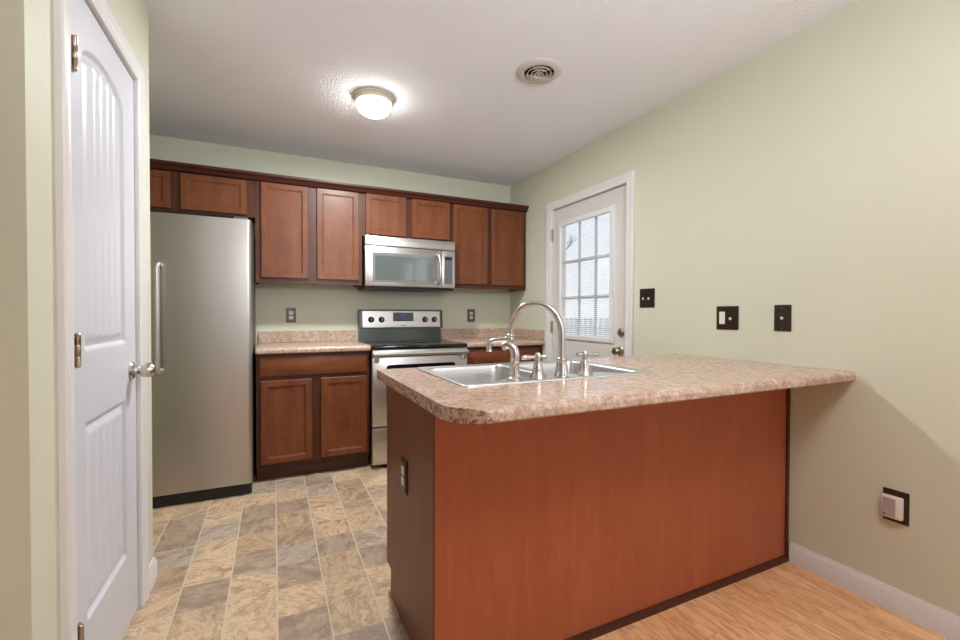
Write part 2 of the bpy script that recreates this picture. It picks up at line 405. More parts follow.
def baseboard(name, pts, h=.092, t=.013):
    """pts: polyline on the floor; room lies to the left of the direction of travel"""
    b = bm_new(); prof = [(0, 0), (t, 0), (t, h*.78), (t*.75, h*.86), (t*.45, h*.93), (t*.4, h), (0, h)]
    P = [Vector((*p, 0)) for p in pts]; rings = []
    for i, p in enumerate(P):
        ns = []
        if i > 0: d = (P[i]-P[i-1]).normalized(); ns.append(Vector((-d.y, d.x, 0)))
        if i < len(P)-1: d = (P[i+1]-P[i]).normalized(); ns.append(Vector((-d.y, d.x, 0)))
        n = sum(ns, Vector()); n = n/(n.dot(ns[0]))
        rings.append([b.verts.new(p+n*x+Vector((0, 0, z))) for x, z in prof])
    for a, c in zip(rings, rings[1:]):
        for k in range(len(prof)): k2 = (k+1) % len(prof); b.faces.new((a[k], a[k2], c[k2], c[k]))
    b.faces.new(rings[0]); b.faces.new(rings[-1][::-1])
    return struct(name, b, 'white_trim')
baseboard('baseboard_right', [(XR, YF0), (XR, 1.208)])
baseboard('baseboard_left', [(XK, WC1), (XD, WC1), (XD, PY1+.058)])
baseboard('baseboard_pantry', [(XD, PY0-.058), (XD, WC0), (XL0, WC0)])
baseboard('baseboard_front', [(-.0+XL0, YF0), (XR-.013, YF0)])

# ------------------------------------------------------------------ pantry door (door_2)
def pantry_door():
    y0, y1, z0, z1 = 1.466, 2.083, .010, 2.034; X = XD-.004
    b = bm_new(); ny, nz = 150, 330
    pa0, pa1 = 1.585, 1.955
    def sd_box(y, z, a0, a1, c0, c1):
        return min(y-a0, a1-y, z-c0, c1-z)
    def depth(y, z):
        # inside distance to the panels
        t = (y-(pa0+pa1)/2)/((pa1-pa0)/2)
        arch = 1.862+.062*max(0, 1-t*t)**.6 if abs(t) < 1 else 1.862
        d1 = min(y-pa0, pa1-y, z-1.045, (arch-z)*.93); d2 = sd_box(y, z, pa0, pa1, .275, .835)
        d = max(d1, d2)
        if d < 0: return 0.
        if d < .007: return -.011*d/.007
        if d < .013: return -.011
        if d < .036: return -.011+.0085*(d-.013)/.023
        g = 0.
        for k in range(1, 5):
            c = pa0+.036+(pa1-pa0-.072)*k/5
            e = abs(y-c)
            if e < .008: g = -.005*(1-e/.008)
        return -.0025+g
    grid = []
    for j in range(nz+1):
        z = z0+(z1-z0)*j/nz; row = []
        for i in range(ny+1):
            y = y0+(y1-y0)*i/ny; row.append(b.verts.new((X+depth(y, z), y, z)))
        grid.append(row)
    for j in range(nz):
        for i in range(ny): b.faces.new((grid[j][i], grid[j][i+1], grid[j+1][i+1], grid[j+1][i]))
    # edges and back
    Xb = X-.035; bb = [b.verts.new((Xb, y0, z0)), b.verts.new((Xb, y1, z0)), b.verts.new((Xb, y1, z1)), b.verts.new((Xb, y0, z1))]
    b.faces.new(bb)
    b.faces.new([r[0] for r in grid]+[bb[3], bb[0]]); b.faces.new([r[-1] for r in grid]+[bb[2], bb[1]])
    b.faces.new(grid[0]+[bb[1], bb[0]]); b.faces.new(grid[-1]+[bb[2], bb[3]])
    d = struct('door_2', b, 'door_white', sharp=50)
    for zc in (1.834, 1.05, .268):
        h = bm_new(); lathe(h, [(0, zc-.047), (.004, zc-.046), (.0062, zc-.043), (.0062, zc-.016), (.0055, zc-.015), (.0062, zc-.014), (.0062, zc+.014), (.0055, zc+.015), (.0062, zc+.016), (.0062, zc+.043), (.004, zc+.046), (0, zc+.047)], (XD+.006, 1.5060, 0), 'z', 12)
        box(h, XD-.003, XD+.0016, 1.4900, 1.522, zc-.044, zc+.044)
        obj('hinge', h, 'bronze', d)
    k = bm_new(); lathe(k, [(0, 0), (.033, 0), (.034, .004), (.030, .009), (.016, .013), (.014, .020), (.017, .026), (.023, .032), (.027, .042), (.027, .052), (.024, .064), (.017, .072), (0, .075)], (XD-.004, 2.022, .935), 'x', 28)
    obj('doorknob', k, 'nickel', d)
pantry_door()

# ------------------------------------------------------------------ exterior door (door_1)
def ext_door():
    X = XR+.012; y0, y1, z0, z1 = 2.270, 3.150, .012, 2.034
    gy0, gy1, gz0, gz1 = 2.43, 3.03, .965, 1.90
    b = bm_new(); th = .044
    box(b, X, X+th, y0, gy0, z0, z1); box(b, X, X+th, gy1, y1, z0, z1); box(b, X, X+th, gy0, gy1, z0, gz0); box(b, X, X+th, gy0, gy1, gz1, z1)
    # two pressed panels below the window
    for a0, a1 in ((2.40, 2.67), (2.75, 3.02)):
        for (p, q, r, s) in ((a0, a1, .22, .235), (a0, a1, .765, .78), (a0, a0+.015, .22, .78), (a1-.015, a1, .22, .78)): box(b, X-.004, X+.001, p, q, r, s, .0015)
    bmesh.ops.remove_doubles(b, verts=list(b.verts), dist=1e-5)
    d = struct('door_1', b, 'ext_door')
    f = bm_new()   # raised window frame with an outer bevel
    prof = [(0, 0), (.004, .012), (.010, .016), (.030, .020), (.040, .018), (.044, .008), (.044, 0)]
    O = (2.392, 3.068, .938, 1.922)
    for i in range(len(prof)-1):
        (a, ha), (c, hc) = prof[i], prof[i+1]
        A = [(O[0]+a, O[2]+a), (O[1]-a, O[2]+a), (O[1]-a, O[3]-a), (O[0]+a, O[3]-a)]; Bq = [(O[0]+c, O[2]+c), (O[1]-c, O[2]+c), (O[1]-c, O[3]-c), (O[0]+c, O[3]-c)]
        for k in range(4):
            k2 = (k+1) % 4; poly(f, [(X-ha, *A[k]), (X-ha, *A[k2]), (X-hc, *Bq[k2]), (X-hc, *Bq[k])])
    bmesh.ops.remove_doubles(f, verts=list(f.verts), dist=1e-5)
    obj('window_frame', f, 'white_trim', d)
    iy0, iy1, iz0, iz1 = O[0]+.044, O[1]-.044, O[2]+.044, O[3]-.044
    mu = bm_new()
    for k in (1, 2):
        c = iy0+(iy1-iy0)*k/3; box(mu, X+.026, X+.038, c-.013, c+.013, iz0-.01, iz1+.01, .002)
        c = iz0+(iz1-iz0)*k/3; box(mu, X+.0255, X+.0385, iy0-.01, iy1+.01, c-.013, c+.013, .002)
    obj('muntin', mu, 'white_trim', d)
    g = bm_new(); box(g, X+.001, X+.004, iy0-.008, iy1+.008, iz0-.008, iz1+.008); obj('pane', g, 'window_glass', d)
    g = bm_new(); box(g, X+.039, X+.042, iy0-.008, iy1+.008, iz0-.008, iz1+.008); obj('pane', g, 'window_glass', d)
    bl = bm_new(); n = 58
    for i in range(n):
        z = iz0+.008+(iz1-iz0-.012)*i/(n-1); a = -.35
        dx, dz = .0062*math.cos(a), .0062*math.sin(a)
        box_pts = [(X+.0145-dx, iy0, z+dz), (X+.0145+dx, iy0, z-dz), (X+.0145+dx, iy0, z-dz+.0006), (X+.0145-dx, iy0, z+dz+.0006)]
        extrude_poly(bl, box_pts, (0, iy1-iy0, 0))
    o = obj('blind', bl, 'blind_white', d)
    sl = bm_new(); box(sl, X-.024, X-.018, O[0]+.012, O[0]+.017, 1.32, 1.86, .001); box(sl, X-.028, X-.018, O[0]+.008, O[0]+.021, 1.30, 1.325, .002)
    obj('blind_slider', sl, 'white_trim', d)
    for zc in (1.824, 1.04, .26):
        h = bm_new(); tube(h, [(XR-.006, 3.155, zc-.05), (XR-.006, 3.155, zc+.05)], .006, 12); box(h, XR-.0055, XR+.0115, 3.1505, 3.158, zc-.05, zc+.05)
        obj('hinge', h, 'bronze', d)
    k = bm_new(); lathe(k, [(0, 0), (-.0, 0), (.031, 0), (.032, -.005), (.027, -.009), (.013, -.012), (.012, -.028), (.018, -.034), (.026, -.044), (.027, -.054), (.022, -.062), (0, -.066)], (X, 2.333, .893), 'x', 26)
    obj('doorknob', k, 'bronze', d)
    k = bm_new(); lathe(k, [(0, 0), (.030, 0), (.031, -.006), (.025, -.014), (.020, -.016), (0, -.016)], (X, 2.328, 1.022), 'x', 26)
    box(k, X-.032, X-.015, 2.324, 2.332, 1.006, 1.038, .002)
    obj('deadbolt', k, 'bronze', d)
ext_door()

# ------------------------------------------------------------------ outside, seen through the door window
b = bm_new(); box(b, XR+.2, 30, -8, 30, -.5, -.35); tag(obj('lawn', b, 'outside_grass'), 'pale lawn outside beyond the glazed back door', 'lawn')['kind'] = 'structure'
def tree(x, y, h, seed, label):
    rr = random.Random(seed); b = bm_new()
    def br(p, d, L, r, lev):
        q = p+d*L; mid = (p+q)/2+Vector((rr.uniform(-1, 1), rr.uniform(-1, 1), 0))*L*.05
        tube(b, [p, mid, q], [r, r*.8, r*.6], 6)
        if lev < 4:
            for _ in range(3 if lev else 5):
                nd = (d+Vector((rr.uniform(-1, 1), rr.uniform(-1, 1), rr.uniform(-.2, .7)))*.75).normalized()
                br(p+(q-p)*rr.uniform(.55, 1), nd, L*.62, r*.5, lev+1)
    br(Vector((x, y, -.38)), Vector((0, 0, 1)), h*.42, h*.02, 0)
    tag(obj('tree', b, 'bark'), label, 'tree')
tree(9.0, 13.5, 6.5, 4, 'bare branching tree outside, seen through the glazed back door')
def picket_fence():
    b = bm_new()
    t = thing('fence', 'pale board fence outside, low in the back door window', 'fence', (7.5, 8.5, -.35))
    for z in (-.05, .75): box(b, 7.42, 7.46, 4, 16, z, z+.09)
    obj('rail', b, 'outside_siding', t)
    b = bm_new()
    for i in range(60): y = 4+i*.2; box(b, 7.46, 7.48, y, y+.14, -.35, 1.05)
    obj('boards', b, 'outside_siding', t)
picket_fence()

# ------------------------------------------------------------------ cabinets
def panel_door(x0, x1, yf, z0, z1, th=.019, st=.038):
    """recessed-panel door facing -y, front face at yf"""
    b = bm_new(); bv = .003
    rects = [(0, th, 0), (0, bv, 0), (bv, 0, 0), (st, 0, 0), (st+.003, .004, 0), (st+.008, .005, 0), (st+.010, .009, 0), (st+.010, .009, 1)]
    prev = None
    for ins, dep, _ in rects:
        ring = [b.verts.new(p) for p in ((x0+ins, yf+dep, z0+ins), (x1-ins, yf+dep, z0+ins), (x1-ins, yf+dep, z1-ins), (x0+ins, yf+dep, z1-ins))]
        if prev:
            for k in range(4): b.faces.new((prev[k], prev[(k+1) % 4], ring[(k+1) % 4], ring[k]))
        else: b.faces.new(ring[::-1])
        prev = ring
    b.faces.new(prev)
    bmesh.ops.remove_doubles(b, verts=list(b.verts), dist=1e-6)
    return b
def slab_front(x0, x1, yf, z0, z1, th=.019):
    b = bm_new(); box(b, x0, x1, yf, yf+th, z0, z1, .004, 2); return b
def face_frame(x0, x1, y, z0, z1, holes, th=.018):
    """frame boards around the door openings; holes = list of (x0,x1,z0,z1)"""
    b = bm_new(); xs = sorted({x0, x1, *[h[0] for h in holes], *[h[1] for h in holes]}); zs = sorted({z0, z1, *[h[2] for h in holes], *[h[3] for h in holes]})
    for i in range(len(xs)-1):
        for j in range(len(zs)-1):
            cx, cz = (xs[i]+xs[i+1])/2, (zs[j]+zs[j+1])/2
            if any(h[0] < cx < h[1] and h[2] < cz < h[3] for h in holes): continue
            box(b, xs[i], xs[i+1], y, y+th, zs[j], zs[j+1])
    bmesh.ops.remove_doubles(b, verts=list(b.verts), dist=1e-5)
    return b
def carcass(x0, x1, y0, y1, z0, z1, t=.016, recess=0.0):
    b = bm_new()
    box(b, x0, x0+t, y0, y1, z0, z1); box(b, x1-t, x1, y0, y1, z0, z1); box(b, x0+t, x1-t, y0, y1, z0+recess, z0+recess+t); box(b, x0+t, x1-t, y0, y1, z1-t, z1)
    box(b, x0+t, x1-t, y1-.006, y1, z0+recess+t, z1-t)
    return b
YFC = 3.566   # front of the upper doors
YT = YB-.003
def upper(label, x0, x1, z0, z1, doors, recess=.02):
    t = thing('wall_cabinet', label, 'cabinet', ((x0+x1)/2, (YFC+YT)/2, z0), 'brown wall cabinets along the back wall')
    obj('carcass', carcass(x0, x1, YFC+.0385, YT, z0, z1, recess=recess), 'frame_wood', t)
    o = .018
    obj('face_frame', face_frame(x0, x1, YFC+.0202, z0, z1, [(d[0]+o, d[1]-o, d[2]+o, d[3]-o) for d in doors]), 'frame_wood', t)
    for d in doors: obj('cabinet_door', panel_door(d[0], d[1], YFC, d[2], d[3]), 'cabinet_wood', t)
    return t
ZT = 2.132
upper('short brown wall cabinet above the refrigerator', -1.048, -.1205, 1.845, ZT, [(-1.022, -.629, 1.857, 2.104), (-.571, -.172, 1.857, 2.104)])
upper('tall brown wall cabinet between refrigerator and microwave', -.119, .6435, 1.375, ZT, [(-.0825, .2385, 1.413, 2.108), (.302, .6155, 1.413, 2.110)])
upper('short brown wall cabinet directly above the microwave', .6445, 1.4095, 1.775, ZT, [(.67, 1.003, 1.789, 2.115), (1.052, 1.391, 1.789, 2.115)])
upper('tall brown wall cabinet in the corner right of the microwave', 1.4105, XR-.001, 1.375, ZT, [(1.428, 1.76, 1.413, 2.110), (1.804, 2.141, 1.413, 2.110)])
# crown
b = bm_new(); prof = [(.0205, 0), (-.004, .0), (-.010, .006), (-.012, .014), (-.022, .026), (-.034, .034), (-.036, .044), (-.036, .050), (.0205, .050)]
extrude_poly(b, [(-1.07, YFC+a, ZT-.018+h) if a < .02 else (-1.07, YFC+.0195, ZT-.018+h) for a, h in prof], (XR-.001+1.07, 0, 0))
tag(obj('crown_molding', b, 'crown_wood'), 'dark brown crown molding running along the wall cabinet tops', 'molding')

# base cabinets
YBF = 3.276
def base(label, x0, x1, doors, drawers):
    t = thing('base_cabinet', label, 'cabinet', ((x0+x1)/2, 3.58, 0))
    obj('carcass', carcass(x0, x1, YBF+.0385, YT, .1, .8745), 'frame_wood', t)
    o = .015
    obj('face_frame', face_frame(x0, x1, YBF+.0202, .1, .8745, [(d[0]+o, d[1]-o, d[2]+o, d[3]-o) for d in doors+drawers]), 'frame_wood', t)
    b = bm_new(); box(b, x0, x1, 3.345, 3.363, 0.001, .0995); obj('toe_kick', b, 'toe_wood', t)
    for d in doors: obj('cabinet_door', panel_door(d[0], d[1], YBF, d[2], d[3], st=.040), 'cabinet_wood', t)
    for d in drawers: obj('drawer', slab_front(d[0], d[1], YBF, d[2], d[3]), 'cabinet_wood_h', t)
base('brown base cabinet between refrigerator and range', -.1085, .6425, [(-.084, .242, .125, .692), (.300, .622, .125, .692)], [(-.089, .622, .722, .850)])
base('brown base cabinet right of the range', 1.4085, XR-.002, [(1.432, 1.76, .125, .692), (1.80, 2.13, .125, .692)], [(1.432, 2.13, .722, .850)])

def front_prof(yf, z0=.876, z1=.914, r=.016):
    """post-formed front edge outline from bottom back to top back (y, z)"""
    P = [(yf+.03, z0), (yf+.006, z0), (yf+.002, z0+.002), (yf, z0+.007)]
    for k in range(7):
        a = PI/2*k/6; P.append((yf+r-r*math.cos(a), z1-r+r*math.sin(a)))
    return P
def counter_straight(label, x0, x1, side_splash=False):
    t = thing('countertop', label, 'countertop', ((x0+x1)/2, 3.57, .876))
    b = bm_new(); yf = 3.256
    pts = front_prof(yf)+[(YT, .914), (YT, .876)]
    extrude_poly(b, [(x0, y, z) for y, z in pts], (x1-x0, 0, 0)); obj('counter_slab', b, 'laminate', t)
    b = bm_new(); box(b, x0, x1, YT-.02, YT, .9142, 1.006, .003); obj('backsplash', b, 'laminate', t)
    if side_splash:
        b = bm_new(); box(b, x1-.02, x1, yf+.012, YT-.0205, .9142, 1.006, .003); obj('backsplash', b, 'laminate', t)
counter_straight('speckled tan countertop between refrigerator and range', -.111, .6445)
counter_straight('speckled tan countertop right of the range, in the corner', 1.4075, XR-.001, True)

# ------------------------------------------------------------------ refrigerator
def fridge():
    x0, x1, yf, zt = -1.035, -.125, 3.1075, 1.737; xs = -.662
    t = thing('refrigerator', 'stainless steel side-by-side refrigerator beside the white pantry door wall', 'refrigerator', ((x0+x1)/2, 3.47, 0))
    b = bm_new(); box(b, x0+.004, x1-.004, 3.185, 3.85, .03, zt-.012, .004); obj('body', b, 'fridge_side', t)
    def fdoor(a0, a1):
        b = bm_new(); n = 10; R = .022
        pts = [(a0, 3.182), (a1, 3.182)]
        for k in range(n+1): q = PI/2*k/n; pts.append((a1-R+R*math.cos(q), yf+R-R*math.sin(q)))
        for k in range(n+1): q = PI/2*k/n; pts.append((a0+R-R*math.sin(q), yf+R-R*math.cos(q)))
        extrude_poly(b, [(x, y, .075) for x, y in pts], (0, 0, zt-.075)); return b
    d1 = obj('freezer_door', fdoor(x0, xs-.003), 'fridge_steel', t, 20); d2 = obj('refrigerator_door', fdoor(xs+.003, x1), 'fridge_steel', t, 20)
    for hx, d in ((-.705, d1), (-.606, d2)):
        b = bm_new(); yo = yf-.05
        path = smooth_path([(hx, yf+.002, 1.425), (hx, yf-.02, 1.437), (hx, yo+.004, 1.425), (hx, yo, 1.38), (hx, yo, 1.1), (hx, yo, .86), (hx, yo+.004, .815), (hx, yf-.02, .803), (hx, yf+.002, .815)], 6)
        tube(b, path, [.0165]*14+[.0145]*(len(path)-28)+[.0165]*14, 14); obj('handle', b, 'steel', d)
    b = bm_new(); box(b, x0+.01, x1-.006, 3.125, 3.18, .005, .068, .003)
    for k in range(4): box(b, x0+.03, x1-.03, 3.121, 3.126, .014+k*.013, .020+k*.013)
    obj('base_grille', b, 'black_plastic', t)
    b = bm_new(); box(b, x1-.10, x1-.02, 3.125, 3.20, zt+.0005, zt+.016, .003); obj('hinge_cover', b, 'dark_grey', t)
fridge()

# ------------------------------------------------------------------ range
def range_():
    x0, x1, yf = .6485, 1.4035, 3.212
    t = thing('range', 'stainless steel electric range with black glass cooktop', 'stove', ((x0+x1)/2, 3.53, 0))
    b = bm_new(); box(b, x0+.002, x1-.002, yf+.045, 3.86, .03, .885, .002); obj('body', b, 'black_plastic', t)
    b = bm_new(); box(b, x0, x1, yf, yf+.043, .035, .305, .005, 2); obj('storage_drawer', b, 'steel', t)
    b = bm_new(); box(b, x0, x1, yf, yf+.043, .315, .826, .005, 2); dr = obj('oven_door', b, 'steel', t)
    # window with rounded corners
    def rrect(a0, a1, c0, c1, r, y):
        P = []
        for cx, cz, s in ((a1-r, c1-r, 0), (a0+r, c1-r, 1), (a0+r, c0+r, 2), (a1-r, c0+r, 3)):
            for k in range(6): q = PI/2*(s+k/5); P.append((cx+r*math.cos(q), y, cz+r*math.sin(q)))
        return P
    b = bm_new(); extrude_poly(b, rrect(.752, 1.300, .45, .768, .022, yf-.0015), (0, .004, 0)); obj('oven_window', b, 'black_gloss', dr)
    b = bm_new()
    P = [(yf-.034, .866), (yf-.040, .858), (yf-.041, .846), (yf-.036, .836), (yf-.020, .834), (yf-.016, .845), (yf-.018, .860)]
    extrude_poly(b, [(x0+.004, y, z) for y, z in P], (x1-x0-.008, 0, 0))
    for xc in (x0+.03, x1-.03): box(b, xc-.016, xc+.016, yf-.02, yf+.001, .790, .825, .003); box(b, xc-.016, xc+.016, yf-.030, yf-.012, .800, .845, .003)
    obj('oven_handle', b, 'steel', dr)
    b = bm_new(); box(b, x0, x1, yf+.004, yf+.05, .832, .8785, .004, 2); obj('front_trim', b, 'steel', t)
    b = bm_new(); box(b, x0-.001, x1+.001, yf-.004, 3.80, .879, .9125, .005, 2); ck = obj('cooktop', b, 'black_gloss', t)
    for cx, cy, r in ((.85, 3.36, .10), (1.21, 3.36, .085), (.85, 3.64, .075), (1.21, 3.64, .10)):
        b = bm_new(); lathe(b, [(r-.003, .9126), (r-.003, .9131), (r, .9131), (r, .9126)], (cx, cy, 0), 'z', 40); obj('burner_ring', b, 'dark_grey', ck)
    # back guard: glossy riser and slightly tilted control panel
    b = bm_new(); extrude_poly(b, [(x0+.012, 3.792, .9126), (x0+.012, 3.800, 1.018), (x0+.012, 3.868, 1.018), (x0+.012, 3.868, .9126)], (x1-x0-.024, 0, 0)); obj('riser', b, 'riser_sheen', t)
    def slab(a0, a1, c0, c1, yb0, d, tilt=.10):
        """leaning box: front y at height z is yb0+(z-1.02)*tilt"""
        b = bm_new(); f = lambda z: yb0+(z-1.02)*tilt
        extrude_poly(b, [(a0, f(c0), c0), (a0, f(c1), c1), (a0, f(c1)+d, c1), (a0, f(c0)+d, c0)], (a1-a0, 0, 0))
        bmesh.ops.bevel(b, geom=list(b.edges), offset=min(.003, d*.3), segments=1, affect='EDGES'); return b
    cp = obj('control_panel', slab(x0+.010, x1+.010, 1.0185, 1.184, 3.798, .07), 'dark_grey', t)
    obj('panel_face', slab(.684, 1.387, 1.030, 1.172, 3.7955, .006), 'steel', cp)
    obj('display_panel', slab(.950, 1.134, 1.082, 1.160, 3.793, .004), 'dark_grey', cp)
    obj('clock_display', slab(1.012, 1.068, 1.126, 1.150, 3.7915, .003), 'blue_led', cp)
    b = bm_new()
    for i in range(5):
        for j in range(2): q = slab(.962+i*.035, .980+i*.035, 1.090+j*.014, 1.098+j*.014, 3.7922, .002); merge(b, q)
    obj('buttons', b, 'mw_border', cp)
    obj('maker_badge', slab(1.015, 1.065, 1.044, 1.050, 3.7945, .002), 'mw_border', cp)
    for kx in (.758, .848, 1.243, 1.331):
        b = bm_new(); yk = 3.7955+(1.097-1.02)*.1; lathe(b, [(0, 0), (.026, 0), (.026, -.005), (.021, -.008), (.019, -.022), (.016, -.024), (0, -.024)], (kx, yk, 1.097), 'y', 24); kn = obj('knob', b, 'black_plastic', cp)
        b = bm_new(); box(b, kx-.004, kx+.004, yk-.030, yk-.022, 1.082, 1.112, .002); merge_o = obj('knob_grip', b, 'chrome', cp)
range_()

# ------------------------------------------------------------------ microwave
def microwave():
    x0, x1, yf, z0, z1 = .6495, 1.4085, 3.4905, 1.346, 1.766
    t = thing('microwave', 'stainless steel over-the-range microwave with dark glass window', 'microwave', ((x0+x1)/2, 3.69, z0))
    b = bm_new(); box(b, x0+.003, x1-.003, yf+.032, YT, z0+.012, z1, .002); obj('body', b, 'black_plastic', t)
    b = bm_new(); box(b, x0, x1, yf, yf+.030, 1.690, z1, .004, 2); obj('vent_strip', b, 'steel', t)
    b = bm_new(); box(b, x0, 1.288, yf, yf+.030, 1.368, 1.686, .004, 2); dr = obj('microwave_door', b, 'steel', t)
    b = bm_new(); box(b, 1.2905, x1, yf+.001, yf+.030, 1.368, 1.686, .004, 2); cpn = obj('control_panel', b, 'steel', t)
    b = bm_new(); box(b, .708, 1.222, yf-.002, yf+.003, 1.402, 1.636, .002); obj('window_border', b, 'mw_border', dr)
    b = bm_new(); box(b, .728, 1.212, yf-.0035, yf-.001, 1.420, 1.612, .001); obj('window_glass', b, 'mw_glass', dr)
    b = bm_new(); path = smooth_path([(1.255, yf+.002, 1.648), (1.255, yf-.022, 1.640), (1.258, yf-.036, 1.60), (1.262, yf-.042, 1.525), (1.258, yf-.036, 1.45), (1.255, yf-.022, 1.408), (1.255, yf+.002, 1.400)], 6)
    tube(b, path, .013, 14); obj('handle', b, 'steel', dr)
    b = bm_new(); box(b, 1.312, 1.384, yf-.001, yf+.003, 1.402, 1.638, .001); kp = obj('keypad', b, 'keypad', cpn)
    b = bm_new(); box(b, 1.318, 1.378, yf-.0022, yf, 1.604, 1.630, .0005); obj('display', b, 'black_gloss', kp)
    b = bm_new()
    for i in range(3):
        for j in range(8): box(b, 1.319+i*.021, 1.334+i*.021, yf-.002, yf, 1.412+j*.023, 1.427+j*.023)
    obj('buttons', b, 'dark_grey', kp)
    b = bm_new(); box(b, x0+.006, x1-.006, yf+.018, YT-.02, z0, 1.3575, .003); box(b, x0+.08, x1-.25, yf+.10, YT-.1, z0-.006, z0+.001)
    obj('underside', b, 'black_plastic', t)
microwave()

# ------------------------------------------------------------------ peninsula
PX0, PY_, PYE = .428, 1.225, 1.8205
def peninsula():
    t = thing('peninsula_cabinet', 'reddish brown peninsula base cabinet under the speckled tan countertop', 'cabinet', (1.3, 1.52, 0))
    t2 = 0.018
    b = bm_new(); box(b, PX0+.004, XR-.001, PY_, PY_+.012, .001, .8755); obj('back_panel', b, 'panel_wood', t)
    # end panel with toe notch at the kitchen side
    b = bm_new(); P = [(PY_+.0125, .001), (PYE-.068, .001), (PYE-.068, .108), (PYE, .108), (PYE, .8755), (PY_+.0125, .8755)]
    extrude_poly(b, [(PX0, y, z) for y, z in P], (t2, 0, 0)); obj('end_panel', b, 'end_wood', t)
    b = bm_new(); box(b, PX0-.004, PX0+.0035, PY_-.003, PY_+.012, .001, .8755, .0015); obj('corner_strip', b, 'end_wood', t)
    b = bm_new(); box(b, XR-.020, XR-.001, PY_-.009, PY_-.0005, .028, .8755, .002); obj('end_strip', b, 'frame_wood', t)
    b = bm_new(); P = [(PY_-.0005, .001), (PY_-.014, .001), (PY_-.014, .012), (PY_-.009, .024), (PY_-.0005, .027)]
    extrude_poly(b, [(PX0, y, z) for y, z in P], (XR-.001-PX0, 0, 0)); obj('shoe_molding', b, 'frame_wood', t)
    b = bm_new(); box(b, PX0+t2, XR-.001, PYE-.02-.019, PYE-.019, .108, .8755); obj('face_frame', b, 'frame_wood', t)
    b = bm_new(); box(b, PX0+t2, XR-.001, PYE-.086, PYE-.070, .001, .1075); obj('toe_kick', b, 'toe_wood', t)
    # kitchen-side doors (face +y)
    xs = [.47, .80, 1.14, 1.48, 1.82, 2.15]
    for a, c in zip(xs, xs[1:]):
        d = panel_door(a+.008, c-.008, 0, .13, .84)
        for v in d.verts: v.co.y = PYE-v.co.y
        obj('cabinet_door', d, 'cabinet_wood', t)
peninsula()

SX0, SX1, SY0, SY1 = .548, 1.378, 1.282, 1.815
def penin_counter():
    x0, yf, yb, z0, z1 = .391, .966, 1.846, .876, .914; x1 = XR-.001; R = .115; r = .020
    hx0, hx1, hy0, hy1 = SX0+.012, SX1-.012, SY0+.012, SY1-.012
    ys = set([yf, yb, hy0, hy1])
    for k in range(9): ys.add(yf+r-r*math.cos(PI/2*k/8))
    for k in range(17): ys.add(yf+R-R*math.cos(PI/2*k/16))
    ys.add(1.2); ys.add(1.5); ys = sorted(ys)
    def xl(y): return x0 if y >= yf+R else x0+R-math.sqrt(max(0, R*R-(yf+R-y)**2))
    def zt(y): return z1 if y >= yf+r else z1-r+math.sqrt(max(0, r*r-(yf+r-y)**2))
    def zb(y): return z0 if y >= yf+.005 else z0+.005-(y-yf)
    b = bm_new()
    def cut(y): return [xl(y)]+([hx0, hx1] if True else [])+[x1]
    rows = []
    for y in ys:
        rows.append(([b.verts.new((x, y, zt(y))) for x in cut(y)], [b.verts.new((x, y, zb(y))) for x in cut(y)]))
    for i in range(len(ys)-1):
        (a, ab), (c, cb) = rows[i], rows[i+1]; hole = ys[i] >= hy0-1e-6 and ys[i+1] <= hy1+1e-6
        for k in range(3):
            if k == 1 and hole: continue
            b.faces.new((a[k], a[k+1], c[k+1], c[k])); b.faces.new((ab[k], cb[k], cb[k+1], ab[k+1]))
        b.faces.new((a[0], c[0], cb[0], ab[0])).material_index = 1; b.faces.new((a[3], ab[3], cb[3], c[3]))
        if hole: b.faces.new((a[1], c[1], cb[1], ab[1])); b.faces.new((a[2], ab[2], cb[2], c[2]))
    for k in range(3):
        b.faces.new((rows[0][0][k], rows[0][1][k], rows[0][1][k+1], rows[0][0][k+1])); b.faces.new((rows[-1][0][k], rows[-1][0][k+1], rows[-1][1][k+1], rows[-1][1][k]))
        if k == 1:
            for j, y in enumerate(ys):
                if abs(y-hy0) < 1e-6 or abs(y-hy1) < 1e-6: b.faces.new((rows[j][0][1], rows[j][0][2], rows[j][1][2], rows[j][1][1]))
    o = obj('countertop', b, ['laminate', 'laminate_edge'], None, 30)
    tag(o, 'large speckled tan peninsula countertop with rounded corner, holding the sink', 'countertop')
penin_counter()

